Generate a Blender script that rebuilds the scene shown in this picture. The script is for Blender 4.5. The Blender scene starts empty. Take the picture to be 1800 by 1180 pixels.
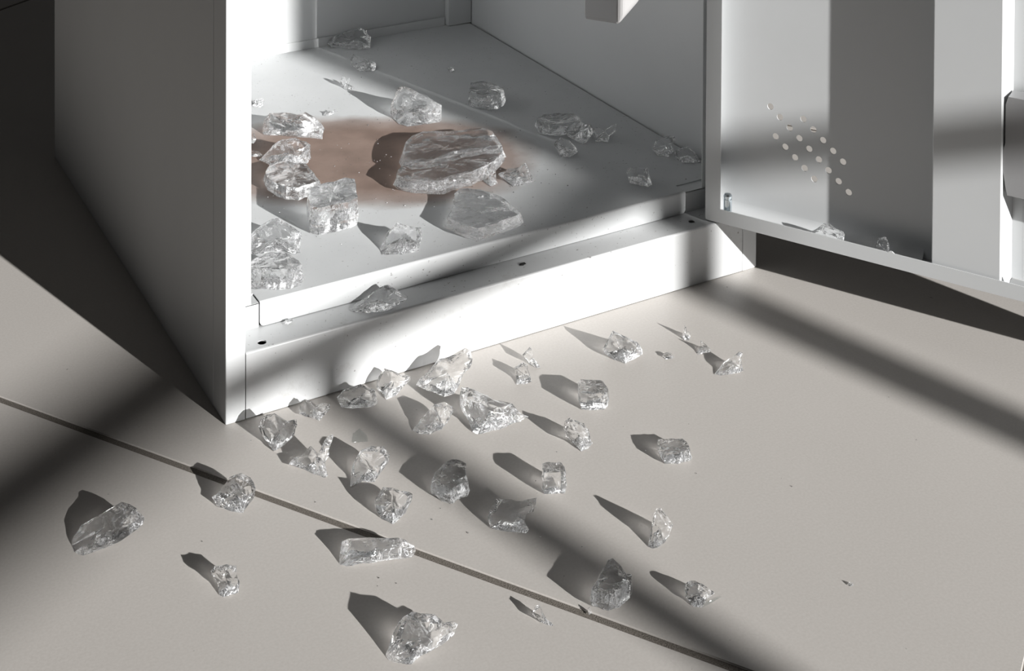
import bpy, bmesh, math, random
import numpy as np
from mathutils import Vector, Matrix, noise

scene = bpy.context.scene
COL = scene.collection

# ------------------------------------------------------------------ camera
F, CX, CY = 2592.0, 883.38, -739.0          # focal length and principal point for 1800 x 1180
YAW, PIT, ROL = 0.51514561, 0.01903649, -0.00492802
def _rot():
    c, s = math.cos, math.sin
    A = np.array([[c(YAW), -s(YAW), 0], [s(YAW), c(YAW), 0], [0, 0, 1.]])
    B = np.array([[1, 0, 0], [0, 0, 1], [0, 1, 0.]])
    P = np.array([[1, 0, 0], [0, c(PIT), s(PIT)], [0, -s(PIT), c(PIT)]])
    R = np.array([[c(ROL), -s(ROL), 0], [s(ROL), c(ROL), 0], [0, 0, 1.]])
    return R @ P @ B @ A
MC = _rot()
CAMPOS = np.array([-0.4395, -1.2823, 0.8])
cam = bpy.data.cameras.new('camera')
camo = bpy.data.objects.new('camera', cam); COL.objects.link(camo)
mw = Matrix.Identity(4)
for i in range(3):
    mw[i][0], mw[i][1], mw[i][2], mw[i][3] = MC[0][i], MC[1][i], -MC[2][i], CAMPOS[i]
camo.matrix_world = mw
cam.sensor_width = 36.0; cam.lens = F / 1800 * 36
cam.shift_x = (900 - CX) / 1800; cam.shift_y = (CY - 590) / 1800
cam.clip_start = 0.02; cam.clip_end = 60
scene.camera = camo

def ray(px, py): return MC.T @ np.array([(px - CX) / F, -(py - CY) / F, 1.0])
def onz(px, py, z=0.0):
    d = ray(px, py); return CAMPOS + d * ((z - CAMPOS[2]) / d[2])
def onplane(px, py, p, n):
    d = ray(px, py); return CAMPOS + d * (((p - CAMPOS) @ n) / (d @ n))

# ------------------------------------------------------------------ light
SUN_AZ, SUN_EL = math.radians(-75.0), math.radians(17.3)
SUN = Vector((math.cos(SUN_AZ) * math.cos(SUN_EL), math.sin(SUN_AZ) * math.cos(SUN_EL), math.sin(SUN_EL)))
sun = bpy.data.lights.new('sun', 'SUN'); sun.energy = 9.2; sun.angle = math.radians(0.55)
sun.color = (1.0, 0.99, 0.972)
suno = bpy.data.objects.new('sun', sun); COL.objects.link(suno)
suno.rotation_euler = SUN.to_track_quat('Z', 'Y').to_euler(); suno.location = SUN * 8
world = bpy.data.worlds.new('daylight'); scene.world = world; world.use_nodes = True
bg = world.node_tree.nodes['Background']
bg.inputs[0].default_value = (1.0, 0.985, 0.97, 1); bg.inputs[1].default_value = 0.03
vs = scene.view_settings
vs.view_transform = 'Standard'; vs.look = 'None'; vs.gamma = 1.0; vs.exposure = 0.0
try: vs.use_curve_mapping = False
except Exception: pass
scene.cycles.max_bounces = 20; scene.cycles.transmission_bounces = 16; scene.cycles.glossy_bounces = 8
scene.cycles.diffuse_bounces = 5; scene.cycles.use_denoising = True

# ------------------------------------------------------------------ materials
def mat(name, base=(.8, .8, .8), rough=.5, metal=0.0, spec=.5):
    m = bpy.data.materials.new(name); m.use_nodes = True
    b = m.node_tree.nodes['Principled BSDF']
    b.inputs['Base Color'].default_value = (*base, 1); b.inputs['Roughness'].default_value = rough
    b.inputs['Metallic'].default_value = metal; b.inputs['Specular IOR Level'].default_value = spec
    return m, m.node_tree, b
def N(nt, kind, **kw):
    n = nt.nodes.new(kind)
    for k, v in kw.items():
        if k.startswith('i_'): n.inputs[k[2:].replace('_', ' ')].default_value = v
        else: setattr(n, k, v)
    return n
def ramp(nt, src, stops):
    r = nt.nodes.new('ShaderNodeValToRGB'); e = r.color_ramp.elements
    while len(e) < len(stops): e.new(.5)
    for el, (p, c) in zip(e, stops): el.position = p; el.color = (*c, 1) if len(c) == 3 else c
    nt.links.new(src, r.inputs[0]); return r.outputs[0]
def mixc(nt, fac, a, b, mode='MIX'):
    m = nt.nodes.new('ShaderNodeMix'); m.data_type = 'RGBA'; m.blend_type = mode
    for sock, v in ((0, fac), (6, a), (7, b)):
        if hasattr(v, 'is_linked') or hasattr(v, 'node'): nt.links.new(v, m.inputs[sock])
        elif sock == 0: m.inputs[0].default_value = v
        else: m.inputs[sock].default_value = (*v, 1)
    return m.outputs[2]
def bump(nt, h, b, strength=.2, dist=.001):
    n = nt.nodes.new('ShaderNodeBump'); n.inputs['Strength'].default_value = strength; n.inputs['Distance'].default_value = dist
    nt.links.new(h, n.inputs['Height']); nt.links.new(n.outputs[0], b.inputs['Normal'])
def pos(nt): return nt.nodes.new('ShaderNodeNewGeometry').outputs['Position']
def mathn(nt, op, a, b=None, clamp=False):
    m = nt.nodes.new('ShaderNodeMath'); m.operation = op; m.use_clamp = clamp
    for i, v in enumerate((a, b)):
        if v is None: continue
        if hasattr(v, 'node'): nt.links.new(v, m.inputs[i])
        else: m.inputs[i].default_value = v
    return m.outputs[0]

def paint(name, base, rough=.38, speck=0.0):
    m, nt, b = mat(name, base, rough)
    p = pos(nt)
    n1 = N(nt, 'ShaderNodeTexNoise', i_Scale=900.0, i_Detail=2.0); nt.links.new(p, n1.inputs[0])
    n2 = N(nt, 'ShaderNodeTexNoise', i_Scale=7.0, i_Detail=4.0); nt.links.new(p, n2.inputs[0])
    c = ramp(nt, n2.outputs[0], [(.3, tuple(x * .96 for x in base)), (.7, base)])
    if speck:
        s2 = N(nt, 'ShaderNodeTexNoise', i_Scale=28.0, i_Detail=6.0, i_Roughness=.75); nt.links.new(p, s2.inputs[0])
        c = mixc(nt, ramp(nt, s2.outputs[0], [(.56, (0, 0, 0)), (.72, (.35, .35, .35))]), c, (.30, .29, .27))
        v = N(nt, 'ShaderNodeTexNoise', i_Scale=300.0, i_Detail=1.5); nt.links.new(p, v.inputs[0])
        c = mixc(nt, ramp(nt, v.outputs[0], [(.71 - .02 * speck, (0, 0, 0)), (.77, (.8, .8, .8))]), c, (.16, .15, .14))
    nt.links.new(c, b.inputs['Base Color'])
    bump(nt, n1.outputs[0], b, .06, .0004)
    return m
PAINT = paint('white_powder_coat', (.572, .582, .588))
PAINT_D = paint('white_door_coat', (.522, .532, .538), .36)
PAINT_K = paint('white_powder_coat_scuffed', (.592, .60, .605), .36, .35)

def shelf_paint():
    base = (.568, .578, .584)
    m, nt, b = mat('dusty_white_shelf_paint', base, .6, 0, .15)
    p = pos(nt)
    n2 = N(nt, 'ShaderNodeTexNoise', i_Scale=9.0, i_Detail=6.0, i_Roughness=.65); nt.links.new(p, n2.inputs[0])
    c = ramp(nt, n2.outputs[0], [(.3, (.515, .527, .533)), (.7, base)])
    # brown round water stain left on the paint
    sep = nt.nodes.new('ShaderNodeSeparateXYZ'); nt.links.new(p, sep.inputs[0])
    ox = mathn(nt, 'SUBTRACT', sep.outputs[0], .272); oy = mathn(nt, 'SUBTRACT', sep.outputs[1], .290)
    a = mathn(nt, 'ADD', mathn(nt, 'MULTIPLY', ox, .87), mathn(nt, 'MULTIPLY', oy, -.493))
    d = mathn(nt, 'ADD', mathn(nt, 'MULTIPLY', ox, .493), mathn(nt, 'MULTIPLY', oy, .87))
    a = mathn(nt, 'POWER', mathn(nt, 'ABSOLUTE', mathn(nt, 'DIVIDE', a, .205)), 2.6)
    d = mathn(nt, 'POWER', mathn(nt, 'ABSOLUTE', mathn(nt, 'DIVIDE', d, .134)), 2.6)
    r = mathn(nt, 'ADD', a, d)
    nz = N(nt, 'ShaderNodeTexNoise', i_Scale=22.0, i_Detail=5.0); nt.links.new(p, nz.inputs[0])
    r = mathn(nt, 'ADD', r, mathn(nt, 'MULTIPLY', mathn(nt, 'SUBTRACT', nz.outputs[0], .5), .45))
    mask = ramp(nt, r, [(.25, (1, 1, 1)), (.62, (.82, .82, .82)), (1.0, (0, 0, 0))])
    brown = ramp(nt, nz.outputs[0], [(.3, (.19, .138, .115)), (.7, (.27, .20, .168))])
    c = mixc(nt, mask, c, brown)
    # grime specks
    v = N(nt, 'ShaderNodeTexNoise', i_Scale=340.0, i_Detail=1.5); nt.links.new(p, v.inputs[0])
    v2 = N(nt, 'ShaderNodeTexNoise', i_Scale=12.0, i_Detail=2.0); nt.links.new(p, v2.inputs[0])
    sp = mathn(nt, 'MULTIPLY', ramp(nt, v.outputs[0], [(.69, (0, 0, 0)), (.76, (.7, .7, .7))]), ramp(nt, v2.outputs[0], [(.4, (.25, .25, .25)), (.6, (1, 1, 1))]))
    c = mixc(nt, sp, c, (.10, .09, .085))
    nt.links.new(c, b.inputs['Base Color'])
    bump(nt, v.outputs[0], b, .05, .0004)
    return m
SHELF = shelf_paint()

def tile_mat():
    m, nt, b = mat('warm_grey_porcelain', (.45, .43, .405), .46, 0, .45)
    p = pos(nt)
    n1 = N(nt, 'ShaderNodeTexNoise', i_Scale=420.0, i_Detail=3.0); nt.links.new(p, n1.inputs[0])
    n2 = N(nt, 'ShaderNodeTexNoise', i_Scale=5.0, i_Detail=3.0); nt.links.new(p, n2.inputs[0])
    c = ramp(nt, n1.outputs[0], [(.3, (.45, .424, .398)), (.7, (.492, .466, .44))])
    c = mixc(nt, .12, c, ramp(nt, n2.outputs[0], [(.35, (.40, .38, .355)), (.65, (.5, .475, .45))]))
    v = N(nt, 'ShaderNodeTexNoise', i_Scale=120.0, i_Detail=1.0); nt.links.new(p, v.inputs[0])
    c = mixc(nt, ramp(nt, v.outputs[0], [(.79, (0, 0, 0)), (.82, (.6, .6, .6))]), c, (.12, .11, .10))
    nt.links.new(c, b.inputs['Base Color'])
    bump(nt, n1.outputs[0], b, .10, .0005)
    return m
TILE = tile_mat()
def grout_mat():
    m, nt, b = mat('sandy_grey_grout', (.2, .18, .16), .9, 0, .2)
    p = pos(nt)
    n1 = N(nt, 'ShaderNodeTexNoise', i_Scale=900.0, i_Detail=3.0); nt.links.new(p, n1.inputs[0])
    c = ramp(nt, n1.outputs[0], [(.38, (.105, .093, .08)), (.62, (.18, .162, .143))])
    nt.links.new(c, b.inputs['Base Color']); bump(nt, n1.outputs[0], b, .4, .0012)
    return m
GROUT = grout_mat()
ZINC = mat('zinc_plated_steel', (.62, .68, .72), .22, 1.0)[0]
DARK = mat('black_debris', (.01, .01, .01), .7)[0]
ARM = paint('grey_arm_paint', (.33, .325, .325), .45)
GREYP = paint('grey_lock_case_paint', (.30, .30, .305), .4)
PLASTER = paint('white_wall_plaster', (.7, .69, .67), .8)

def glass_mat():
    m, nt, b = mat('clear_broken_glass', (1, 1, 1), .015)
    b.inputs['Transmission Weight'].default_value = 1.0; b.inputs['IOR'].default_value = 1.5
    tc = nt.nodes.new('ShaderNodeTexCoord').outputs['Object']
    # conchoidal ripples and crushed zones, with clear smooth facets between them
    n0 = N(nt, 'ShaderNodeTexNoise', i_Scale=38.0, i_Detail=1.0); nt.links.new(tc, n0.inputs[0])
    at = nt.nodes.new('ShaderNodeAttribute'); at.attribute_name = 'crush'
    zone = mathn(nt, 'MULTIPLY', ramp(nt, n0.outputs[0], [(.42, (.10, .10, .10)), (.60, (1, 1, 1))]), at.outputs[2])
    w = N(nt, 'ShaderNodeTexWave', i_Scale=34.0, i_Distortion=7.0, i_Detail=1.5); w.inputs['Detail Scale'].default_value = 1.0
    w.wave_type = 'RINGS'; nt.links.new(tc, w.inputs[0])
    n1 = N(nt, 'ShaderNodeTexNoise', i_Scale=120.0, i_Detail=2.5, i_Roughness=.55, i_Distortion=1.5); nt.links.new(tc, n1.inputs[0])
    hk = N(nt, 'ShaderNodeTexWave', i_Scale=55.0, i_Distortion=5.0, i_Detail=2.0); hk.inputs['Detail Scale'].default_value = .8
    hk.bands_direction = 'DIAGONAL'; hk.wave_profile = 'SAW'; nt.links.new(tc, hk.inputs[0])
    vo = nt.nodes.new('ShaderNodeTexVoronoi'); vo.feature = 'F1'; vo.inputs['Scale'].default_value = 95.0; nt.links.new(tc, vo.inputs[0])
    hs = mathn(nt, 'ADD', mathn(nt, 'ADD', mathn(nt, 'MULTIPLY', w.outputs[1], .25), mathn(nt, 'MULTIPLY', hk.outputs[1], .30)), mathn(nt, 'ADD', n1.outputs[0], mathn(nt, 'MULTIPLY', vo.outputs[0], .8)))
    h = mathn(nt, 'MULTIPLY', zone, hs)
    bump(nt, h, b, .5, .003)
    n2 = N(nt, 'ShaderNodeTexNoise', i_Scale=110.0, i_Detail=2.0, i_Distortion=2.0); nt.links.new(tc, n2.inputs[0])
    ridge = mathn(nt, 'ABSOLUTE', mathn(nt, 'SUBTRACT', n2.outputs[0], .5))
    fac = mathn(nt, 'MULTIPLY', zone, ramp(nt, ridge, [(0.0, (.6, .6, .6)), (.03, (.07, .07, .07)), (.2, (.04, .04, .04))]))
    dif = nt.nodes.new('ShaderNodeBsdfDiffuse'); dif.inputs[0].default_value = (.92, .93, .95, 1)
    mx = nt.nodes.new('ShaderNodeMixShader'); nt.links.new(fac, mx.inputs[0])
    out = nt.nodes['Material Output']
    nt.links.new(b.outputs[0], mx.inputs[1]); nt.links.new(dif.outputs[0], mx.inputs[2]); nt.links.new(mx.outputs[0], out.inputs[0])
    return m
GLASS = glass_mat()
def thin_glass():
    m, nt, b = mat('thin_clear_glass_sheet', (1, 1, 1), .03)
    tr = nt.nodes.new('ShaderNodeBsdfTransparent'); tr.inputs[0].default_value = (.95, .96, .96, 1)
    gl = nt.nodes.new('ShaderNodeBsdfGlossy'); gl.inputs['Roughness'].default_value = .08
    mx = nt.nodes.new('ShaderNodeMixShader'); mx.inputs[0].default_value = .07; nt.links.new(tr.outputs[0], mx.inputs[1]); nt.links.new(gl.outputs[0], mx.inputs[2])
    nt.links.new(mx.outputs[0], nt.nodes['Material Output'].inputs[0]); return m
THIN = thin_glass()

# ------------------------------------------------------------------ builders
def link(name, bm, m, parent=None, loc=None, smooth=False):
    bmesh.ops.recalc_face_normals(bm, faces=bm.faces[:])
    me = bpy.data.meshes.new(name); bm.to_mesh(me); bm.free()
    if smooth:
        for p in me.polygons: p.use_smooth = True
    me.materials.append(m)
    o = bpy.data.objects.new(name, me); COL.objects.link(o)
    if parent: o.parent = parent
    if loc is not None: o.location = loc
    return o
def add_box(bm, x0, x1, y0, y1, z0, z1, T=None):
    vs_ = [Vector((x, y, z)) for x in (x0, x1) for y in (y0, y1) for z in (z0, z1)]
    if T: vs_ = [T @ v for v in vs_]
    v = [bm.verts.new(p) for p in vs_]
    for f in ((0, 1, 3, 2), (4, 6, 7, 5), (0, 4, 5, 1), (2, 3, 7, 6), (0, 2, 6, 4), (1, 5, 7, 3)):
        bm.faces.new([v[i] for i in f])
def bev(o, w=.001, seg=2):
    b = o.modifiers.new('bevel', 'BEVEL'); b.width = w; b.segments = seg; b.limit_method = 'ANGLE'
    b.harden_normals = False
    for p in o.data.polygons: p.use_smooth = False
    return o
def box(name, x0, x1, y0, y1, z0, z1, m, parent=None, w=.0008, T=None):
    bm = bmesh.new(); add_box(bm, x0, x1, y0, y1, z0, z1, T)
    o = link(name, bm, m, parent)
    return bev(o, w) if w else o
def circle(cx, cy, r, n=20): return [(cx + r * math.cos(2 * math.pi * i / n), cy + r * math.sin(2 * math.pi * i / n)) for i in range(n)]
def add_plate(bm, outer, holes, to3, thick):
    """flat sheet with real holes; to3(a, b, t) places the 2-D point at thickness t"""
    b2 = bmesh.new(); loops = []
    for lp in [outer] + holes:
        vv = [b2.verts.new((a, b, 0)) for a, b in lp]; loops.append(lp)
        for i in range(len(vv)): b2.edges.new((vv[i], vv[(i + 1) % len(vv)]))
    bmesh.ops.triangle_fill(b2, use_beauty=True, use_dissolve=False, edges=b2.edges[:])
    b2.verts.index_update()
    tris = [[v.co.xy.copy() for v in f.verts] for f in b2.faces]; b2.free()
    cache = {}
    def V(p, t):
        k = (round(p[0], 6), round(p[1], 6), t)
        if k not in cache: cache[k] = bm.verts.new(to3(p[0], p[1], t))
        return cache[k]
    for t in (0.0, thick):
        for tr in tris:
            try: bm.faces.new([V(p, t) for p in tr])
            except ValueError: pass
    for lp in loops:
        for i in range(len(lp)):
            a, c = lp[i], lp[(i + 1) % len(lp)]
            bm.faces.new([V(a, 0.0), V(c, 0.0), V(c, thick), V(a, thick)])
def add_profile(bm, pts, x0, x1):
    """open sheet: (y, z) polyline swept along x"""
    a = [bm.verts.new((x0, y, z)) for y, z in pts]; c = [bm.verts.new((x1, y, z)) for y, z in pts]
    for i in range(len(pts) - 1): bm.faces.new([a[i], c[i], c[i + 1], a[i + 1]])
def empty(name, loc, label, cat):
    o = bpy.data.objects.new(name, None); COL.objects.link(o); o.location = loc
    o['label'] = label; o['category'] = cat; o.empty_display_size = .05
    return o

# ------------------------------------------------------------------ floor: tiles on a grout bed
bm = bmesh.new(); add_box(bm, -5.5, 6.5, -6.5, 5.5, -.03, -.0010)
floor = link('floor', bm, GROUT); floor['kind'] = 'structure'
P1 = Vector((-.1715, .1435, 0)); E1 = Vector((.5470, -.8371, 0)); E2 = Vector((.8371, .5470, 0))
TL, TW, G = 1.8, 1.0, .0068
TM = Matrix.Translation(P1) @ Matrix(((E1.x, E2.x, 0, 0), (E1.y, E2.y, 0, 0), (0, 0, 1, 0), (0, 0, 0, 1)))
S0 = -.8935
tile_me = None
for i in range(-3, 3):
    for j in range(-4, 5):
        s0, w0 = S0 + i * TL, j * TW
        c = TM @ Vector((s0 + TL / 2, w0 + TW / 2, 0))
        if not (-4.6 < c.x < 5.6 and -5.6 < c.y < 4.6): continue
        if tile_me is None:
            bm = bmesh.new(); add_box(bm, -TL / 2 + G / 2, TL / 2 - G / 2, -TW / 2 + G / 2, TW / 2 - G / 2, -.012, 0)
            bmesh.ops.bevel(bm, geom=[e for e in bm.edges if min(v.co.z for v in e.verts) > -.001], offset=.0008, segments=2, affect='EDGES')
            t = link('tile', bm, TILE, floor); tile_me = t.data
        else:
            t = bpy.data.objects.new('tile', tile_me); COL.objects.link(t); t.parent = floor
        t.location = c; t.rotation_euler = (0, 0, math.atan2(E1.y, E1.x))

# ------------------------------------------------------------------ wall with the window behind the camera
HW = Vector((.8553, .5181, 0)); NW = Vector((.5181, -.8553, 0)); W0 = Vector((1.34, -4.25, 0))
def on_wall(p):
    k = (W0 + NW * .055 - p).dot(NW) / SUN.dot(NW); return p + SUN * k
v1 = on_wall(Vector((.537, 0, 0))); v2 = on_wall(Vector((.105, 0, 0))); hb = on_wall(Vector((0, .110, 0)))
a1, a2, hz = (v1 - W0).dot(HW), (v2 - W0).dot(HW), hb.z
pitch = a1 - a2
WT = Matrix.Translation(W0) @ Matrix(((HW.x, NW.x, 0, 0), (HW.y, NW.y, 0, 0), (0, 0, 1, 0), (0, 0, 0, 1)))
wa, wb, wz0, wz1 = a2 - 2.0 * pitch, a1 + 2.0 * pitch, hz - .55, hz + .95
bm = bmesh.new()
add_box(bm, -3.2, wa, 0, .12, 0, 3.2, WT); add_box(bm, wb, 3.2, 0, .12, 0, 3.2, WT)
add_box(bm, wa, wb, 0, .12, 0, wz0, WT); add_box(bm, wa, wb, 0, .12, wz1, 3.2, WT)
wall = link('wall_front', bm, PLASTER); wall['kind'] = 'structure'
bm = bmesh.new()
for (x0, x1, z0, z1) in ((wa, wa + .05, wz0, wz1), (wb - .05, wb, wz0, wz1), (wa + .05, wb - .05, wz0, wz0 + .05), (wa + .05, wb - .05, wz1 - .05, wz1)):
    add_box(bm, x0, x1, .03, .08, z0, z1, WT)
win = link('window_1', bm, PLASTER); win['kind'] = 'structure'
for am, top, hw in ((a1, wz1 - .05, .026), (a2, hz - .020, .017)):        # one post runs through, the other stops at the transom
    bm = bmesh.new(); add_box(bm, am - hw, am + hw, .035, .075, wz0 + .05, top, WT); link('mullion', bm, PLASTER, win)
bm = bmesh.new(); add_box(bm, wa + .05, wb - .05, .036, .074, hz - .020, hz + .020, WT); link('transom', bm, PLASTER, win)

# ------------------------------------------------------------------ cabinet
W, D, HT = .6175, .684, .72
ZK, ZS = .0621, .0864
cab = empty('metal_cabinet', (0, 0, 0), 'white metal cabinet standing open on the tiles with glass chunks strewn inside', 'cabinet')
box('side_panel', 0, .0012, .0357, D, 0, HT, PAINT, cab, .0004)
box('side_panel', W - .0012, W, .0357, D, 0, HT, PAINT, cab, .0004)
box('back_panel', .0014, W - .0014, D - .0012, D, 0, HT, PAINT, cab, 0)
box('top_panel', 0, W, 0, D, HT, HT + .0012, PAINT, cab, .0004)
box('front_post', 0, .0192, 0, .0355, 0, HT - .0005, PAINT, cab, .0012)
box('front_post', .5978, W, 0, .0355, 0, HT - .0005, PAINT, cab, .0012)
o = box('door_stop', .0015, .0376, .0368, .0382, .0850, HT - .001, PAINT, cab, .0005)
o = box('door_stop', .5690, W - .0015, .0368, .0382, .0850, HT - .001, PAINT, cab, .0005)
box('header', .0194, .5976, .002, .034, HT - .05, HT - .001, PAINT, cab, .001)
# kick plate: folded sheet with two pivot holes in its ledge
bm = bmesh.new(); r = .0022
arc = [(r - r * math.cos(t), ZK - r + r * math.sin(t)) for t in [math.pi / 2 * i / 6 for i in range(7)]]
add_profile(bm, [(0.0003, .0006)] + [(y + .0003, z) for y, z in arc], .0196, .5974)
add_plate(bm, [(.0196, r + .0003), (.5974, r + .0003), (.5974, .0420), (.0196, .0420)],
          [circle(.0386, .0102, .0043), circle(.5395, .0168, .0036)], lambda a, b, t: Vector((a, b, ZK - t)), .0012)
bmesh.ops.remove_doubles(bm, verts=bm.verts[:], dist=1e-5)
link('kick_plate', bm, PAINT_K, cab)
# shelf tray: floor sheet with cut front corners and a folded lip
bm = bmesh.new(); XL, XR, YF = .0462, .5457, .0362
tb = .0022
add_plate(bm, [(XL, YF + tb), (XR, YF + tb), (XR, .0545), (W - .0046, .0545), (W - .0046, D - .004), (.004, D - .004), (.004, .0545), (XL, .0545)], [],
          lambda a, b, t: Vector((a, b, ZS - t)), .0012)
arc = [(YF + tb - tb * math.sin(t), ZS - tb + tb * math.cos(t)) for t in [math.pi / 2 * i / 6 for i in range(7)]]
add_profile(bm, arc, XL, XR)
rc = .0045
def corner(cx, cz, a0, a1): return [(cx + rc * math.cos(math.radians(a0 + (a1 - a0) * i / 5)), cz + rc * math.sin(math.radians(a0 + (a1 - a0) * i / 5))) for i in range(6)]
lip = [(XR, ZS - tb), (XL, ZS - tb)] + corner(XL + rc, ZK + .0006 + rc, 180, 270) + corner(XR - rc, ZK + .0006 + rc, 270, 360)
add_plate(bm, lip, [], lambda a, b, t: Vector((a, YF + t, b)), .0012)
bmesh.ops.remove_doubles(bm, verts=bm.verts[:], dist=1e-5)
link('shelf_tray', bm, SHELF, cab)
# corner brackets behind the lip
for x0, x1, xa, xb in ((.0194, .0454, .0270, .0454), (.5464, .5976, .5464, .5880)):
    bm = bmesh.new(); add_box(bm, x0, x1, .0374, .0386, ZK, .0850); add_box(bm, xa, xb, .0374, .0560, .0842, .0852)
    link('corner_bracket', bm, PAINT, cab)
# back: overlapping sheet, upturned edge of the tray and a corner post
box('back_sheet', .0016, .366, D - .0032, D - .0014, ZS + .001, HT - .001, PAINT, cab, .0004)
box('tray_upstand', .0016, .575, D - .0050, D - .0034, ZS, ZS + .0125, PAINT, cab, .0004)
box('corner_post', .5765, W - .0022, D - .0135, D - .0014, ZS + .0008, HT - .001, PAINT, cab, .0006)
# folded box arm hanging inside the opening
q2 = Vector(onplane(1089, 47, np.array([0, -.12, 0]), np.array([0, 1., 0])))
q1 = Vector(onplane(1023, 38, np.array(q2), np.array([1., 0, 0])))
q3 = Vector(onplane(1129, 0, np.array(q2), np.array([0, 1., 0])))
q4 = q1 + (q3 - q2)
bm = bmesh.new()
base = [q1, q2, q3, q4]
lo = [bm.verts.new(p) for p in base]; hi = [bm.verts.new(Vector((p.x, p.y, HT - .002))) for p in base]
bm.faces.new(lo); bm.faces.new(hi[::-1])
for i in range(4): bm.faces.new([lo[i], hi[i], hi[(i + 1) % 4], lo[(i + 1) % 4]])
add_box(bm, q2.x + .005, q3.x - .004, q2.y + .003, .003, HT - .03, HT - .004)
bev(link('hanging_arm', bm, ARM, cab), .006, 4)

# ------------------------------------------------------------------ door
TH = math.radians(-61); U = Vector((math.cos(TH), math.sin(TH), 0)); NN = Vector((math.sin(TH), -math.cos(TH), 0))
BD = Vector((.5534, .0100, 0)); ZD = .0645; DW, DD = .577, .036
def dp(s, d, z): return BD + U * s - NN * d + Vector((0, 0, z))     # s along the door, d depth behind its inner face
ZT = HT - .052
holes_px = [(463, 562), (513, 618), (564, 674), (615, 730), (667, 786), (718, 842), (769, 899), (822, 957), (875, 1015),
            (637, 628), (689, 684), (740, 740), (793, 797), (845, 854), (490, 720), (541, 775), (592, 831), (643, 887), (694, 944)]
NPV = np.array(NN); PSK = np.array(dp(0, .0335, 0))
hl = []
for x, y in holes_px:
    P = onplane(1200 + x / 3, y / 3, PSK, NPV); hl.append(((P - np.array(BD)) @ np.array(U), P[2]))
bm = bmesh.new()
add_plate(bm, [(.001, ZD), (DW, ZD), (DW, ZT), (.001, ZT)], [circle(a, b, .0036, 16) for a, b in hl], lambda a, b, t: dp(a, .0335 + t, b), .0012)
DT = Matrix.Translation(BD) @ Matrix(((U.x, -NN.x, 0, 0), (U.y, -NN.y, 0, 0), (0, 0, 1, 0), (0, 0, 0, 1)))
add_box(bm, 0, .0030, 0, .0335, ZD, ZT, DT); add_box(bm, DW - .0012, DW, 0, .0335, ZD, ZT, DT)
add_box(bm, .0012, DW - .0012, 0, .0335, ZD, ZD + .0012, DT); add_box(bm, .0012, DW - .0012, 0, .0335, ZT - .0012, ZT, DT)
cv = [(.0335 - .011 * (1 - math.sin(t)), ZD + .0012 + .011 * (1 - math.cos(t))) for t in [math.pi / 2 * i / 8 for i in range(9)]]
door = link('door', bm, PAINT_D, cab)
# rolled bend where the skin meets the bottom wall
bm = bmesh.new()
ca = [bm.verts.new(dp(.003, d, z)) for d, z in cv]; cb = [bm.verts.new(dp(.2312, d, z)) for d, z in cv]
for i in range(8): bm.faces.new([ca[i], cb[i], cb[i + 1], ca[i + 1]])
link('bottom_bend', bm, PAINT_D, door, smooth=True)
# inward return flange: one continuous folded frame
LB = .0151
bm = bmesh.new()
def cr(cx, cz, rr, a0, a1, n=5): return [(cx + rr * math.cos(math.radians(a0 + (a1 - a0) * i / n)), cz + rr * math.sin(math.radians(a0 + (a1 - a0) * i / n))) for i in range(n + 1)]
outer = cr(.003, ZD + .003, .003, 180, 270) + [(DW, ZD), (DW, ZT), (0, ZT)]
inner = [(.0178, ZD + LB), (.19, ZD + LB), (.2035, ZD + LB), (.2055, ZD + LB + .0018), (.208, ZD + LB + .0018), (.2105, ZD + LB), (DW - .018, ZD + LB), (DW - .018, ZT - .018), (.0178, ZT - .018)]
add_plate(bm, outer, [inner], lambda a, b, t: dp(a, -.0008 + t, b), .0012)
bev(link('return_flange', bm, PAINT_D, door), .0004, 1)
# stiffening channel (hat section)
bm = bmesh.new()
prof = [(.2312, .0332), (.2470, .0332), (.2470, .0045), (.2480, .0035), (.3145, .0035), (.3158, .0048), (.3196, .0332), (.3300, .0332)]
lo = [bm.verts.new(dp(s, d, ZD + .002)) for s, d in prof]; hi = [bm.verts.new(dp(s, d, ZT - .002)) for s, d in prof]
for i in range(len(prof) - 1): bm.faces.new([lo[i], lo[i + 1], hi[i + 1], hi[i]])
ch = link('stiffener', bm, PAINT_D, door)
# lock case bolted on the free side, with a stepped edge
lock = [(.3205, .262), (.3180, .254), (.3180, .215), (.3163, .209), (.3163, .186), (.3185, .172), (.3205, .1635), (.46, .1635), (.46, .262)]
bm = bmesh.new(); add_plate(bm, lock, [], lambda a, b, t: dp(a, .006 + t, b), .022)
link('lock_case', bm, GREYP, door)
tab = [(.3215, ZD + .0013), (.3245, ZD + .0165), (.3262, ZD + .019), (.45, ZD + .019), (.45, ZD + .0013)]
bm = bmesh.new(); add_plate(bm, tab, [], lambda a, b, t: dp(a, .004 + t, b), .002)
bev(link('foot_tab', bm, PAINT, door), .0006)
# zinc pivot pin standing in the tray corner
bm = bmesh.new()
pc = Vector(dp(.0225, .0085, 0))
prev = None
for rr, z in ((0.0, ZD + .0012), (.0047, ZD + .0012), (.0047, .0892), (.0041, .0896), (.0041, .0904), (.0047, .0908), (.0047, .0930), (.0036, .0944), (0, .0948)):
    ring = [bm.verts.new(pc + Vector((max(rr, 1e-5) * math.cos(a), max(rr, 1e-5) * math.sin(a), z))) for a in [2 * math.pi * i / 20 for i in range(20)]]
    if prev:
        for i in range(20): bm.faces.new([prev[i], prev[(i + 1) % 20], ring[(i + 1) % 20], ring[i]])
    prev = ring
link('pivot_pin', bm, ZINC, door, smooth=False)['label'] = 'shiny zinc pivot pin'

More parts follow.
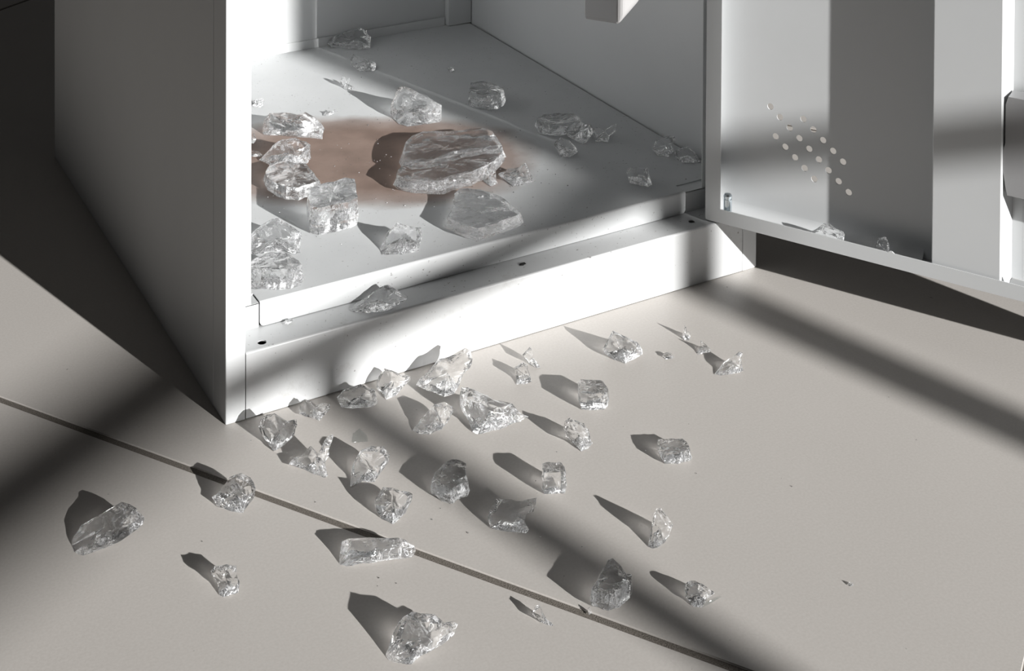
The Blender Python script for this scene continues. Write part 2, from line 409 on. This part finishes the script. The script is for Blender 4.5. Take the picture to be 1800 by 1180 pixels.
# ------------------------------------------------------------------ glass shards
RIGHT = np.array([MC[0][0], MC[0][1], 0]); RIGHT /= np.linalg.norm(RIGHT)
FWD = np.array([-RIGHT[1], RIGHT[0], 0])
def Z(ox, oy, sc, pts): return [(ox + x / sc, oy + y / sc) for x, y in pts]
def hull_tri(n): return n
def shard(label, outline, group, base=0.0, phi=62, thick=.5, seed=1, ymax=None, xmax=None, bulge=.22, rough=1.0, plane=None, name='glass_shard', side=1.0):
    rnd = random.Random(seed * 7 + 3)
    n0 = len(outline)
    # resample so that every silhouette has 14 or more corners, slightly ragged
    per = sum(math.dist(outline[i], outline[(i + 1) % n0]) for i in range(n0))
    step = per / max(16, n0)
    pts = []
    for i in range(n0):
        a, b = outline[i], outline[(i + 1) % n0]; L = math.dist(a, b); k = max(1, round(L / step / 1.15))
        for j in range(k):
            t = j / k; jx = rnd.uniform(-.012, .012) * per / 4 * (j > 0); jy = rnd.uniform(-.012, .012) * per / 4 * (j > 0)
            pts.append((a[0] + (b[0] - a[0]) * t + jx, a[1] + (b[1] - a[1]) * t + jy))
    yb = max(p[1] for p in pts); yt = min(p[1] for p in pts); xm = sum(p[0] for p in pts) / len(pts)
    y0 = yb - .20 * (yb - yt)
    F0 = onz(xm, y0, base)
    if plane is None:
        w = math.cos(math.radians(phi)) * FWD + math.sin(math.radians(phi)) * np.array([0, 0, 1])
        pn = np.cross(RIGHT, w); p0 = F0
    else: p0, pn = plane
    def clampP(P):
        if ymax is not None and P[1] > ymax: P = CAMPOS + (P - CAMPOS) * ((ymax - CAMPOS[1]) / (P[1] - CAMPOS[1]))
        if xmax is not None and P[0] > xmax: P = CAMPOS + (P - CAMPOS) * ((xmax - CAMPOS[0]) / (P[0] - CAMPOS[0]))
        if P[2] < base:
            if plane is None: P = CAMPOS + (P - CAMPOS) * ((base - CAMPOS[2]) / (P[2] - CAMPOS[2]))
            else: P = np.array([P[0], P[1], base])
        return P
    ring = []
    for px, py in pts:
        P = onz(px, py, base) if (py >= y0 and plane is None) else onplane(px, py, p0, pn)
        ring.append(clampP(P))
    ring = np.array(ring); C = ring.mean(0)
    size = np.sqrt(((ring - C) ** 2).sum(1)).mean() * 2
    v = C - CAMPOS; v /= np.linalg.norm(v)
    bm = bmesh.new()
    R = [bm.verts.new(p) for p in ring]
    n = len(R)
    # a few fracture planes decide how deep each side goes, which gives flat facets with ridges between them
    up = np.cross(RIGHT, v); up /= np.linalg.norm(up); up = up if up[2] > 0 else -up
    planes_f = [(rnd.uniform(-1, 1), rnd.uniform(-1, 1), rnd.uniform(.7, 1.15)) for _ in range(5)]
    planes_b = [(rnd.uniform(-.8, .8), rnd.uniform(-.8, .8), rnd.uniform(.8, 1.1)) for _ in range(4)]
    def prof(Q, planes):
        a = (Q - C) @ RIGHT / (size * .6); b = (Q - C) @ up / (size * .6)
        return max(.25, min(h + kx * a + ky * b for kx, ky, h in planes))
    fr, br, fr2 = [], [], []
    for i in range(n):
        P = ring[i]
        f = rnd.uniform(.74, .90); Q = C + (P - C) * f
        fr.append(bm.verts.new(clampP(Q - v * size * bulge * side * .75 * prof(Q, planes_f))))
        f = rnd.uniform(.36, .52); Q = C + (P - C) * f
        fr2.append(bm.verts.new(clampP(Q - v * size * bulge * prof(Q, planes_f))))
        f = rnd.uniform(.62, .80); Q = C + (P - C) * f
        br.append(bm.verts.new(clampP(Q + v * size * thick * prof(Q, planes_b))))
    fc = bm.verts.new(clampP(C - v * size * bulge * prof(C, planes_f)))
    bc = bm.verts.new(clampP(C + v * size * thick * prof(C, planes_b)))
    for i in range(n):
        j = (i + 1) % n
        for q in ((R[i], R[j], fr[j], fr[i]), (fr[i], fr[j], fr2[j], fr2[i]), (R[j], R[i], br[i], br[j])):
            try: bm.faces.new(q)
            except ValueError: pass
        bm.faces.new((fr2[i], fr2[j], fc)); bm.faces.new((br[j], br[i], bc))
    bmesh.ops.triangulate(bm, faces=bm.faces[:])
    bmesh.ops.subdivide_edges(bm, edges=bm.edges[:], cuts=1, use_grid_fill=True)
    bm.normal_update()
    off = Vector((rnd.uniform(0, 50), rnd.uniform(0, 50), rnd.uniform(0, 50)))
    for vt in bm.verts:
        q = vt.co / size * 3.2 + off
        d = (abs(noise.noise(q)) - .22) * .05 + (abs(noise.noise(q * 2.7)) - .2) * .016
        co = vt.co + vt.normal * d * size * rough
        c2 = clampP(np.array(co)); vt.co = Vector(c2)
    org = Vector((C[0], C[1], base))
    cl = bm.verts.layers.float.new('crush')
    for vt in bm.verts:
        vt[cl] = max(.12, min(1.0, .75 + 1.6 * noise.noise(vt.co / size * 2.2 + off))) * min(1.0, rough + .1)
        vt.co -= org
    o = link(name, bm, GLASS, None, org)
    o['label'] = label; o['category'] = 'glass shard'; o['group'] = group
    return o

def slab(label, tops, group, base=0.0, h=.03, seed=1, flare=1.03, rough=1.0, crush=.14, ymax=None, name='glass_shard', m=None):
    """blocky chunk: clear top face(s) at height h, rough broken sides standing on the ground"""
    rnd = random.Random(seed * 13 + 5)
    if isinstance(tops[0][0], (int, float)): tops = [tops]
    bm = bmesh.new(); cl = bm.verts.layers.float.new('crush'); org = None
    off = Vector((rnd.uniform(0, 50), rnd.uniform(0, 50), rnd.uniform(0, 50)))
    for ti, top in enumerate(tops):
        n0 = len(top); per = sum(math.dist(top[i], top[(i + 1) % n0]) for i in range(n0)); step = per / 22
        px = []
        for i in range(n0):
            a, b = top[i], top[(i + 1) % n0]; k = max(1, round(math.dist(a, b) / step))
            for j in range(k):
                t = j / k; jj = per * .006 * (j > 0)
                px.append((a[0] + (b[0] - a[0]) * t + rnd.uniform(-jj, jj), a[1] + (b[1] - a[1]) * t + rnd.uniform(-jj, jj)))
        hp = h[ti] if isinstance(h, (list, tuple)) else h                      # how tall it stands in the photo, in pixels
        mx, my = sum(p[0] for p in top) / n0, sum(p[1] for p in top) / n0 + hp
        hh = hp * float(MC[2] @ (onz(mx, my, base) - CAMPOS)) / F
        R = np.array([onz(x, y, base + hh) for x, y in px]); C = R.mean(0); n = len(R)
        size = np.sqrt(((R - C) ** 2).sum(1)).mean() * 2
        tilt = (rnd.uniform(-.10, .10), rnd.uniform(-.10, .10))
        if org is None: org = Vector((C[0], C[1], base))
        def lvl(sc, z, jit, cr, dz=0.0):
            out = []
            for P in R:
                q = C + (P - C) * (sc + rnd.uniform(-jit, jit)); zz = z + rnd.uniform(-dz, dz)
                y = q[1] if ymax is None else min(q[1], ymax)
                v = bm.verts.new(Vector((q[0], y, zz))); v[cl] = cr; out.append(v)
            return out
        B = lvl(flare - .06, base, .025, .8); M1 = lvl(flare + .03, base + hh * .35, .035, .8, hh * .06); M2 = lvl(1.015, base + hh * .75, .022, .6, hh * .06)
        T = lvl(1.0, base + hh * .97, .004, .5); I = lvl(.90, base + hh * 1.01, .02, crush); I2 = lvl(.45, base + hh * 1.0, .08, crush, hh * .03)
        bc = bm.verts.new(Vector((C[0], C[1], base))); bc[cl] = .3; tc = bm.verts.new(Vector((C[0], C[1], base + hh))); tc[cl] = crush
        for a, b in ((B, M1), (M1, M2), (M2, T), (T, I), (I, I2)):
            for i in range(n):
                j = (i + 1) % n; bm.faces.new((a[i], a[j], b[j], b[i]))
        for i in range(n):
            j = (i + 1) % n; bm.faces.new((I2[i], I2[j], tc)); bm.faces.new((B[j], B[i], bc))
    bmesh.ops.triangulate(bm, faces=bm.faces[:])
    bmesh.ops.subdivide_edges(bm, edges=bm.edges[:], cuts=1, use_grid_fill=True)
    bmesh.ops.recalc_face_normals(bm, faces=bm.faces[:]); bm.normal_update()
    for vt in bm.verts:
        q = vt.co / size * 3.2 + off; k = vt[cl]
        d = ((abs(noise.noise(q)) - .22) * .05 + (abs(noise.noise(q * 2.7)) - .2) * .02) * (.25 + .75 * k)
        vt.co += vt.normal * d * size * rough
        vt.co.z = max(base, vt.co.z)
        if ymax is not None: vt.co.y = min(ymax, vt.co.y)
    for vt in bm.verts: vt.co -= org
    o = link(name, bm, m or GLASS, None, org)
    o['label'] = label; o['category'] = 'glass shard'; o['group'] = group
    return o

GS = 'glass shards on the cabinet shelf'; GF = 'glass shards on the tiled floor'; GL = 'glass shards on the kick plate ledge'; GD = 'glass shards inside the door tray'
A = (430, 0, 4.5); B8 = (800, 0, 4.0); L5 = (430, 160, 5.9); L7 = (430, 330, 5.9); K6 = (630, 130, 5.4545); K8 = (630, 320, 5.4545)
YB = D - .0055; XR_ = W - .003
s = dict(group=GS, base=ZS + .0004)
shard('faint blocky glass chunk against the back panel of the cabinet', Z(*A, [(650,345),(690,285),(760,270),(850,235),(920,220),(970,235),(975,270),(998,290),(995,380),(940,390),(800,384),(690,378)]), seed=1, ymax=YB, bulge=.12, thick=.25, **s)
shard('small crinkled glass block just in front of the rearmost chunk', Z(*A, [(835,470),(860,428),(900,445),(1010,465),(1040,510),(1030,560),(930,564),(890,560),(845,520)]), seed=2, **s)
shard('tiny forked glass splinter with a thin pointed shadow on the lit shelf', Z(*A, [(755,645),(765,608),(795,605),(798,648),(830,615),(842,630),(815,665),(862,685),(850,715),(800,708),(775,690)]), seed=3, thick=.2, bulge=.12, **s)
shard('small glass bit cut off by the front post, highest of those beside it', Z(*A, [(30,790),(110,785),(150,775),(155,825),(130,850),(80,845),(30,825)]), seed=4, **s)
shard('tiny glass crumb on the lit shelf between the splinter and the cylinder chunk', Z(*A, [(620,915),(650,875),(680,880),(715,865),(722,885),(690,908),(640,918)]), seed=5, **s)
shard('tall wedge of glass with rounded ridge and blunt grey shadow behind the largest chunk', Z(620, 130, 9.833, [(830,212),(900,215),(1150,320),(1400,450),(1530,540),(1535,800),(1450,850),(1300,890),(950,905),(800,870),(690,760),(655,640),(670,520),(740,370),(760,260)]), seed=6, phi=58, bulge=.26, thick=.38, **s)
shard('barely visible glass fleck alone in the shaded back of the shelf', Z(*A, [(1600,545),(1620,530),(1645,532),(1660,560),(1630,570)]), seed=7, **s)
slab('faint glass cube standing in the shaded middle of the shelf', Z(*B8, [(95,640),(112,578),(200,565),(270,585),(335,615),(345,640),(300,668),(170,662)]), seed=8, h=26, **s)
slab('wide faint glass slab in shade, leftmost of the shaded trio', Z(*B8, [(572,830),(620,803),(700,795),(830,795),(878,825),(850,855),(700,868),(590,858)]), seed=9, h=22, crush=.1, **s)
shard('twisted clear glass chunk, middle one of the shaded trio', Z(*B8, [(760,930),(800,885),(860,850),(960,880),(970,930),(930,1000),(900,1012),(800,965)]), seed=10, thick=.3, **s)
shard('ragged pale glass piece, closest of the shaded trio to the cabinet wall', Z(*B8, [(965,905),(1010,890),(1040,920),(1100,880),(1135,870),(1130,920),(1085,960),(1075,1000),(980,994)]), seed=11, thick=.25, **s)
shard('low rounded glass lump in front of the shaded trio with an oval shadow', Z(*B8, [(690,1010),(740,965),(800,980),(850,1040),(862,1070),(805,1108),(740,1104)]), seed=12, thick=.3, **s)
shard('crumpled glass heap against the cabinet wall near the opened door', Z(*B8, [(1390,1050),(1410,990),(1470,960),(1540,955),(1555,985),(1520,1010),(1540,1060),(1500,1105),(1420,1092)]), seed=13, xmax=XR_, thick=.2, **s)
shard('flat glass piece half hidden by the door stop at the cabinet wall', Z(*B8, [(1540,1065),(1600,1032),(1640,1035),(1700,1080),(1725,1140),(1600,1146),(1545,1105)]), seed=14, xmax=XR_, thick=.2, **s)
shard('small square glass chip near the front lip in the shaded corner', Z(1100, 280, 5.9, [(12,130),(30,90),(120,80),(230,90),(250,190),(275,260),(240,287),(160,278),(40,248),(20,190)]), seed=15, **s)
shard('long glass cylinder piece with a smooth end and a splintered end', Z(*L5, [(185,430),(200,310),(260,230),(420,225),(540,240),(630,220),(720,270),(800,340),(828,390),(805,500),(660,484),(520,478),(350,465),(200,452)]), seed=16, rough=.7, **s)
shard('tiny glass bit peeking out from the post beside the cylinder piece', Z(*L5, [(50,450),(100,440),(125,500),(95,545),(45,540)]), seed=17, **s)
shard('slim glass sliver at the post beside the stacked pair of chunks', Z(*L5, [(50,640),(100,615),(150,630),(190,670),(150,684),(55,684)]), seed=18, thick=.3, **s)
shard('craggy glass chunk with peaked back, rear one of the stacked pair', Z(*L5, [(155,715),(220,640),(290,560),(400,490),(480,475),(590,500),(680,560),(690,700),(660,750),(560,770),(400,785),(260,765)]), seed=19, thick=.3, rough=1.4, **s)
slab('big angular glass block, front one of the stacked pair', Z(*L5, [(215,830),(260,770),(400,720),(640,750),(720,850),(775,925),(680,960),(560,1000),(430,990),(330,950),(235,890)]), seed=20, h=24, rough=0.8, **s)
slab('upright squarish glass block with bright wrinkled front beside the brown stain', [(543,342),(542,330),(575,320),(608,311.7),(623,313.4),(629,345),(612,354),(560,364),(545,360)], seed=21, h=50, crush=.7, rough=0.7, **s)
shard('domed glass chunk at the post behind the flat topped one', Z(*L7, [(40,500),(160,390),(280,310),(350,305),(450,370),(590,460),(600,520),(580,680),(520,692),(430,665),(250,665),(130,690),(40,690)]), seed=22, thick=.3, rough=1.2, **s)
slab('chunky glass slab with flat grey top at the shelf edge by the post', Z(*L7, [(10,830),(75,750),(120,720),(280,660),(440,670),(560,750),(595,795),(480,832),(300,838),(120,836)]), seed=23, h=38, crush=.06, **s)
shard('shell shaped glass shard with round dark shadow near the shelf front edge', Z(*K8, [(205,640),(250,540),(300,450),(370,390),(500,420),(600,435),(610,520),(580,660),(420,692),(300,696),(230,694)]), seed=24, thick=.35, rough=1.2, **s)
slab('large scooped glass chunk at the shelf edge in front of the largest piece', Z(*K8, [(850,330),(930,195),(920,110),(970,60),(1050,55),(1250,90),(1400,160),(1530,260),(1560,300),(1440,345),(1330,390),(1150,440),(1050,415),(940,375)]), seed=25, h=23, crush=.10, rough=0.55, **s)
slab('largest glass piece, a long two lobed slab lying on the brown stain', [Z(*K6, [(440,830),(425,740),(450,650),(520,585),(620,545),(900,540),(1200,515),(1280,540),(1350,640),(1375,690),(1300,720),(1000,750),(780,800),(640,850),(540,860)]), Z(*K6, [(372,965),(380,915),(450,855),(640,830),(800,790),(1060,720),(1330,690),(1378,740),(1310,820),(1150,900),(1000,960),(820,1015),(600,1010),(430,990)])], seed=26, h=(27, 26), crush=.12, rough=0.5, **s)
shard('small craggy glass lump tucked against the end of the largest piece', Z(*K6, [(1195,960),(1230,880),(1300,850),(1322,1000),(1332,1050),(1270,1080),(1200,1030)]), seed=27, thick=.25, **s)
shard('sparkling small glass shard with notched peak beside the largest piece', Z(*K6, [(1340,960),(1440,910),(1540,900),(1600,850),(1640,920),(1690,1030),(1620,1064),(1480,1078),(1440,1040),(1370,995)]), seed=28, rough=1.4, **s)
# ledge
s = dict(group=GL, base=ZK + .0004)
shard('ridged wedge of glass lying on the ledge below the shelf lip', Z(580, 480, 11.25, [(360,720),(620,530),(850,380),(1000,260),(1150,230),(1320,340),(1400,390),(1540,460),(1500,530),(1300,650),(1150,740),(900,775),(750,790),(430,765)]), seed=29, ymax=.0352, phi=62, bulge=.16, thick=.25, **s)
shard('tiny glass splinter on the ledge at the bottom of the shelf lip', Z(380, 480, 5.9, [(680,530),(720,485),(790,475),(800,500),(745,538)]), seed=30, ymax=.0352, **s)
# door tray
tp = np.array(dp(0, .0165, 0)); nv = np.array(NN)
s = dict(group=GD, base=ZD + .0013, plane=(tp, nv))
shard('sparkling glass cluster lying behind the bottom flange of the open door', Z(1400, 380, 9.0, [(180,250),(330,200),(440,110),(530,130),(640,190),(740,250),(760,290),(745,430),(640,500),(500,480),(380,450),(290,430),(190,370)]), seed=31, bulge=.18, thick=.2, rough=1.5, **s)
shard('small round glass knob in the door tray, nearer the stiffener', Z(1400, 380, 9.0, [(1250,520),(1270,420),(1300,350),(1400,320),(1450,380),(1470,480),(1450,640),(1350,660),(1260,630)]), seed=32, bulge=.2, thick=.2, rough=1.5, **s)
# floor, beside the kick plate
V5 = (640, 560, 5.9); C5 = (400, 650, 5.9); D5 = (600, 740, 5.9); E5 = (840, 560, 5.9)
s = dict(group=GF, base=.0002); YK = -.0015
shard('tall leaning glass slab with long grooves, touching the kick plate', Z(*V5, [(540,690),(600,600),(700,510),(780,420),(900,370),(1050,310),(1110,320),(1125,420),(1100,520),(1030,590),(980,700),(930,780),(830,812),(700,765),(600,725)]), seed=33, ymax=YK, thick=.25, bulge=.2, **s)
shard('curled glass piece with dark swirls at the foot of the kick plate', Z(*V5, [(130,680),(150,600),(210,515),(290,540),(370,575),(480,600),(480,640),(400,720),(330,800),(230,842),(180,770),(130,730)]), seed=34, ymax=YK, thick=.3, rough=.7, **s)
shard('oval glass lump lying low beside the kick plate behind the flat flake', Z(*C5, [(1135,290),(1180,220),(1280,180),(1380,145),(1450,190),(1530,200),(1560,350),(1480,392),(1300,412),(1180,394)]), seed=35, ymax=YK, thick=.3, **s)
shard('dull notched glass piece in shade at the kick plate', Z(*C5, [(740,460),(750,370),(800,310),(860,330),(900,380),(990,340),(1065,360),(1060,410),(1000,480),(950,532),(890,505),(800,482)]), seed=36, ymax=YK, thick=.25, **s)
shard('heart shaped glass chunk with black streaks by the front post', Z(*C5, [(320,590),(340,520),(400,470),(490,455),(560,500),(620,540),(715,510),(720,570),(690,680),(580,790),(480,848),(430,795),(360,690)]), seed=37, ymax=YK, thick=.35, rough=.7, **s)
shard('spread glass shard with an upright ear like spike', Z(*C5, [(640,980),(680,910),(760,890),(860,790),(960,890),(1010,850),(1005,740),(1030,690),(1100,660),(1102,700),(1050,830),(1050,900),(1010,960),(1040,1100),(1000,1122),(900,1085),(790,1030),(700,1008)]), seed=38, thick=.22, bulge=.14, **s)
slab('thin flat house shaped glass flake lying on the tile', Z(*C5, [(1295,750),(1305,660),(1370,613),(1440,680),(1450,740)]), seed=39, h=1.2, crush=0, m=THIN, rough=.1, flare=1.06, **s)
shard('rounded glass nugget with a domed top, behind the cup shaped shard', Z(*D5, [(95,680),(100,560),(120,430),(200,310),(310,260),(440,265),(500,350),(480,440),(410,540),(370,600),(350,637),(220,625),(170,645)]), seed=40, thick=.35, **s)
shard('cup shaped glass shard with a bright rim near the grout line', Z(*D5, [(345,860),(360,800),(430,690),(540,700),(620,730),(700,735),(740,760),(720,850),(660,960),(600,1025),(530,1075),(420,1015),(370,950)]), seed=41, thick=.35, rough=.7, **s)
slab('dark clear glass cube with a small knob on top, in the shadow band', Z(*D5, [(935,600),(970,525),(1020,500),(1080,420),(1150,395),(1230,405),(1290,440),(1285,510),(1320,620),(1200,660),(1130,705),(1000,650)]), seed=42, h=28, **s)
shard('leaf shaped glass shard leaning over its own bright streaked shadow', [(725,757),(735,742),(750,726),(764,711),(782,706),(796,716),(797.6,724),(789,738),(776,755),(755,763),(738,763)], seed=43, thick=.25, **s)
shard('large fan shaped ribbed glass chunk in the middle of the spill', [(811,681),(823,681),(843,689),(867,701),(884,704),(901,709),(915,721),(929,733),(916,740),(889,752),(865,758),(840,763),(831,759),(826,745),(812,722),(807,706)], seed=44, thick=.3, rough=1.3, **s)
slab('neat upright glass cube with a streaked shadow beside it', Z(930, 620, 9.83, [(848,520),(855,480),(890,450),(1000,462),(1150,468),(1280,490),(1370,630),(1330,690),(1050,705),(900,690)]), seed=45, h=30, **s)
shard('faceted glass nugget like a cut gem, closest of all to the kick plate middle', Z(1040, 540, 5.9, [(120,430),(160,340),(220,245),(290,280),(400,330),(470,360),(530,440),(530,490),(440,540),(350,587),(230,545),(130,482)]), seed=46, thick=.35, bulge=.28, **s)
shard('small blocky glass bit just below the tilted splinter', Z(*E5, [(400,682),(395,580),(375,510),(470,455),(510,480),(540,580),(558,660),(500,676)]), seed=47, thick=.35, **s)
shard('tilted glass splinter with pointed ends near the kick plate', Z(*E5, [(460,380),(540,290),(565,340),(570,400),(650,505),(620,517),(540,470)]), seed=48, thick=.25, **s)
shard('ragged oblong glass shard next to the tip of the fan shaped chunk', [(990,755),(993,741),(1002,735),(1013,739),(1026,745),(1034,755),(1037,770),(1041,779),(1034,789),(1022,794),(1010,782),(995,768)], seed=49, thick=.3, rough=1.4, **s)
slab('square glass block alone on the open tile with a notched shadow', Z(1030, 740, 5.9, [(745,190),(860,182),(1000,180),(1050,220),(1082,300),(960,332),(815,330),(770,260)]), seed=50, h=20, **s)
slab('cube like glass shard with a rough side and long plain shadow', Z(870, 780, 10.73, [(890,470),(900,370),(950,345),(1100,350),(1240,345),(1310,420),(1335,515),(1180,530),(1010,535),(930,545)]), seed=51, h=39, **s)
shard('irregular glass chunk with side horn at the edge of the shadow band', Z(840, 740, 5.9, [(100,1000),(115,930),(190,810),(350,815),(440,840),(520,815),(610,800),(600,850),(580,950),(510,960),(480,1040),(535,1130),(510,1167),(300,1155),(130,1112)]), seed=52, thick=.3, rough=.8, **s)
shard('smooth rounded glass shard casting a broad wing shaped shadow', Z(1040, 860, 9.83, [(1050,560),(1070,440),(1130,335),(1190,330),(1260,400),(1410,610),(1380,680),(1340,800),(1260,925),(1150,1005),(1060,1035),(980,995),(1000,850)]), seed=53, phi=70, thick=.35, rough=.6, **s)
slab('tall dark glass cube standing at the grout joint in shadow', Z(880, 940, 4.286, [(690,400),(740,310),(810,185),(845,175),(890,220),(950,300),(985,300),(985,335),(900,405),(815,432)]), seed=54, h=34, **s)
shard('bud shaped glass shard with a long sharp triangular shadow', Z(1120, 980, 10.0, [(840,470),(900,420),(1020,410),(1150,470),(1250,540),(1340,600),(1360,640),(1300,680),(1200,770),(1160,870),(1100,890),(1000,875),(900,790),(850,700),(835,580)]), seed=55, thick=.35, **s)
slab('paper thin glass flake touching the bud shaped shard', Z(1120, 980, 10.0, [(1170,866),(1290,805),(1480,690),(1390,715),(1210,790)]), seed=56, h=1.0, crush=0, m=THIN, rough=.1, **s)
shard('fin shaped clear glass shard, farthest along the kick plate side', Z(1140, 560, 9.83, [(1140,960),(1300,760),(1480,640),(1560,580),(1630,590),(1600,700),(1610,800),(1635,900),(1540,945),(1250,988)]), seed=57, thick=.28, rough=.8, **s)
shard('tiny upright glass thorn, rearmost of the small bits on the tile', Z(1140, 560, 9.83, [(560,310),(600,230),(622,115),(650,150),(670,220),(720,250),(720,330),(690,382),(620,374)]), seed=58, thick=.3, phi=75, **s)
shard('small pointed glass bit between the thorn and the fin shaped shard', Z(1140, 560, 9.83, [(820,585),(870,530),(905,430),(890,380),(990,450),(1080,540),(1060,582),(960,602),(860,624)]), seed=59, thick=.3, **s)
shard('bead sized smooth glass drop on the lit tile near the thorn', Z(1140, 560, 9.83, [(250,640),(290,590),(370,585),(450,670),(380,702),(290,704)]), seed=60, thick=.3, rough=.4, **s)
shard('long oval glass piece, outermost on the near tile by the dark edge', Z(90, 820, 4.615, [(170,640),(180,570),(240,480),(360,410),(480,340),(570,290),(630,310),(700,340),(755,420),(745,470),(640,560),(500,645),(350,695),(260,722),(190,695)]), seed=61, phi=40, thick=.22, **s)
shard('round fluted glass chunk sitting across the grout joint', Z(90, 820, 4.615, [(1300,250),(1350,220),(1400,150),(1440,80),(1540,55),(1620,90),(1660,180),(1640,260),(1590,340),(1560,382),(1450,365),(1350,325)]), seed=62, thick=.35, rough=1.2, **s)
shard('small crumbly glass block with a tall blotchy shadow on the near tile', Z(90, 820, 4.615, [(1290,850),(1330,810),(1420,800),(1500,810),(1510,900),(1530,950),(1520,1025),(1400,1062),(1360,1040),(1350,960)]), seed=63, phi=68, thick=.35, rough=1.5, **s)
shard('long bar of glass lying along the grout joint with a bright glint', Z(530, 900, 5.9, [(385,520),(395,430),(410,300),(470,275),(700,270),(1000,270),(1070,290),(1100,320),(1170,350),(1190,400),(1150,470),(1000,487),(700,535),(470,562),(400,548)]), seed=64, thick=.25, rough=.8, **s)
shard('large nearest glass chunk with a fan of light in its shadow', Z(600, 1020, 7.2, [(560,950),(620,760),(700,560),(780,470),(900,400),(1000,430),(1180,440),(1310,530),(1430,510),(1475,560),(1420,690),(1280,820),(1030,945),(940,1002),(890,1068),(750,1058),(600,1012)]), seed=65, thick=.28, **s)
shard('tiny forked glass splinter alone on the near tile below the joint', Z(880, 940, 4.286, [(235,600),(260,540),(295,525),(320,590),(350,640),(405,685),(370,688),(300,660)]), seed=66, thick=.2, **s)
shard('glass crumb resting in the dark part of the grout joint', Z(880, 940, 4.286, [(655,555),(672,548),(690,590),(665,606)]), seed=67, thick=.3, **s)
shard('lone glass crumb far out on the open tile', [(1490,1028),(1493,1023),(1499,1025),(1500,1030),(1494,1031)], seed=68, thick=.3, **s)

# ------------------------------------------------------------------ crumbs and debris
def crumbs(name, label, spots, group=None):
    rnd = random.Random(5); bm = bmesh.new()
    for (x, y, z, r) in spots:
        c = Vector((x, y, z))
        vv = [bm.verts.new(c + Vector((r * math.cos(a + k), r * math.sin(a + k) * rnd.uniform(.4, 1), 0))) for k in (rnd.random() * 6,) for a in (0, 2.1, 4.2)]
        t = bm.verts.new(c + Vector((0, 0, r * rnd.uniform(.5, 1.1))))
        bm.faces.new(vv[::-1])
        for i in range(3): bm.faces.new((vv[i], vv[(i + 1) % 3], t))
    o = link(name, bm, GLASS); o['label'] = label; o['category'] = 'glass crumbs'; o['kind'] = 'stuff'
rnd = random.Random(11)
sp = []
for k in range(190):
    x = rnd.gauss(.27, .13); y = rnd.gauss(.26, .12)
    if .05 < x < .6 and .06 < y < .66: sp.append((x, y, ZS + .0001, rnd.uniform(.0004, .0013)))
crumbs('glass_crumbs', 'dust fine glass crumbs sprinkled over the white cabinet shelf', sp)
sp = []
for k in range(24):
    p = onz(rnd.gauss(750, 260), rnd.gauss(860, 110), 0)
    if p[1] < -.01: sp.append((p[0], p[1], .0001, rnd.uniform(.0004, .0011)))
crumbs('glass_crumbs', 'dust fine glass crumbs sprinkled on the floor tiles', sp)
# blackened bit on the ledge
rnd = random.Random(4); bm = bmesh.new()
p = Vector(onz(918, 465, ZK))
bmesh.ops.create_icosphere(bm, subdivisions=2, radius=.0035)
for v in bm.verts:
    v.co = Vector((v.co.x * 1.2, v.co.y * .7, max(0, v.co.z * .45))) * rnd.uniform(.65, 1.2)
o = link('debris_crumb', bm, DARK, None, p); o['label'] = 'small black debris crumb on the ledge under the shelf lip'; o['category'] = 'debris'
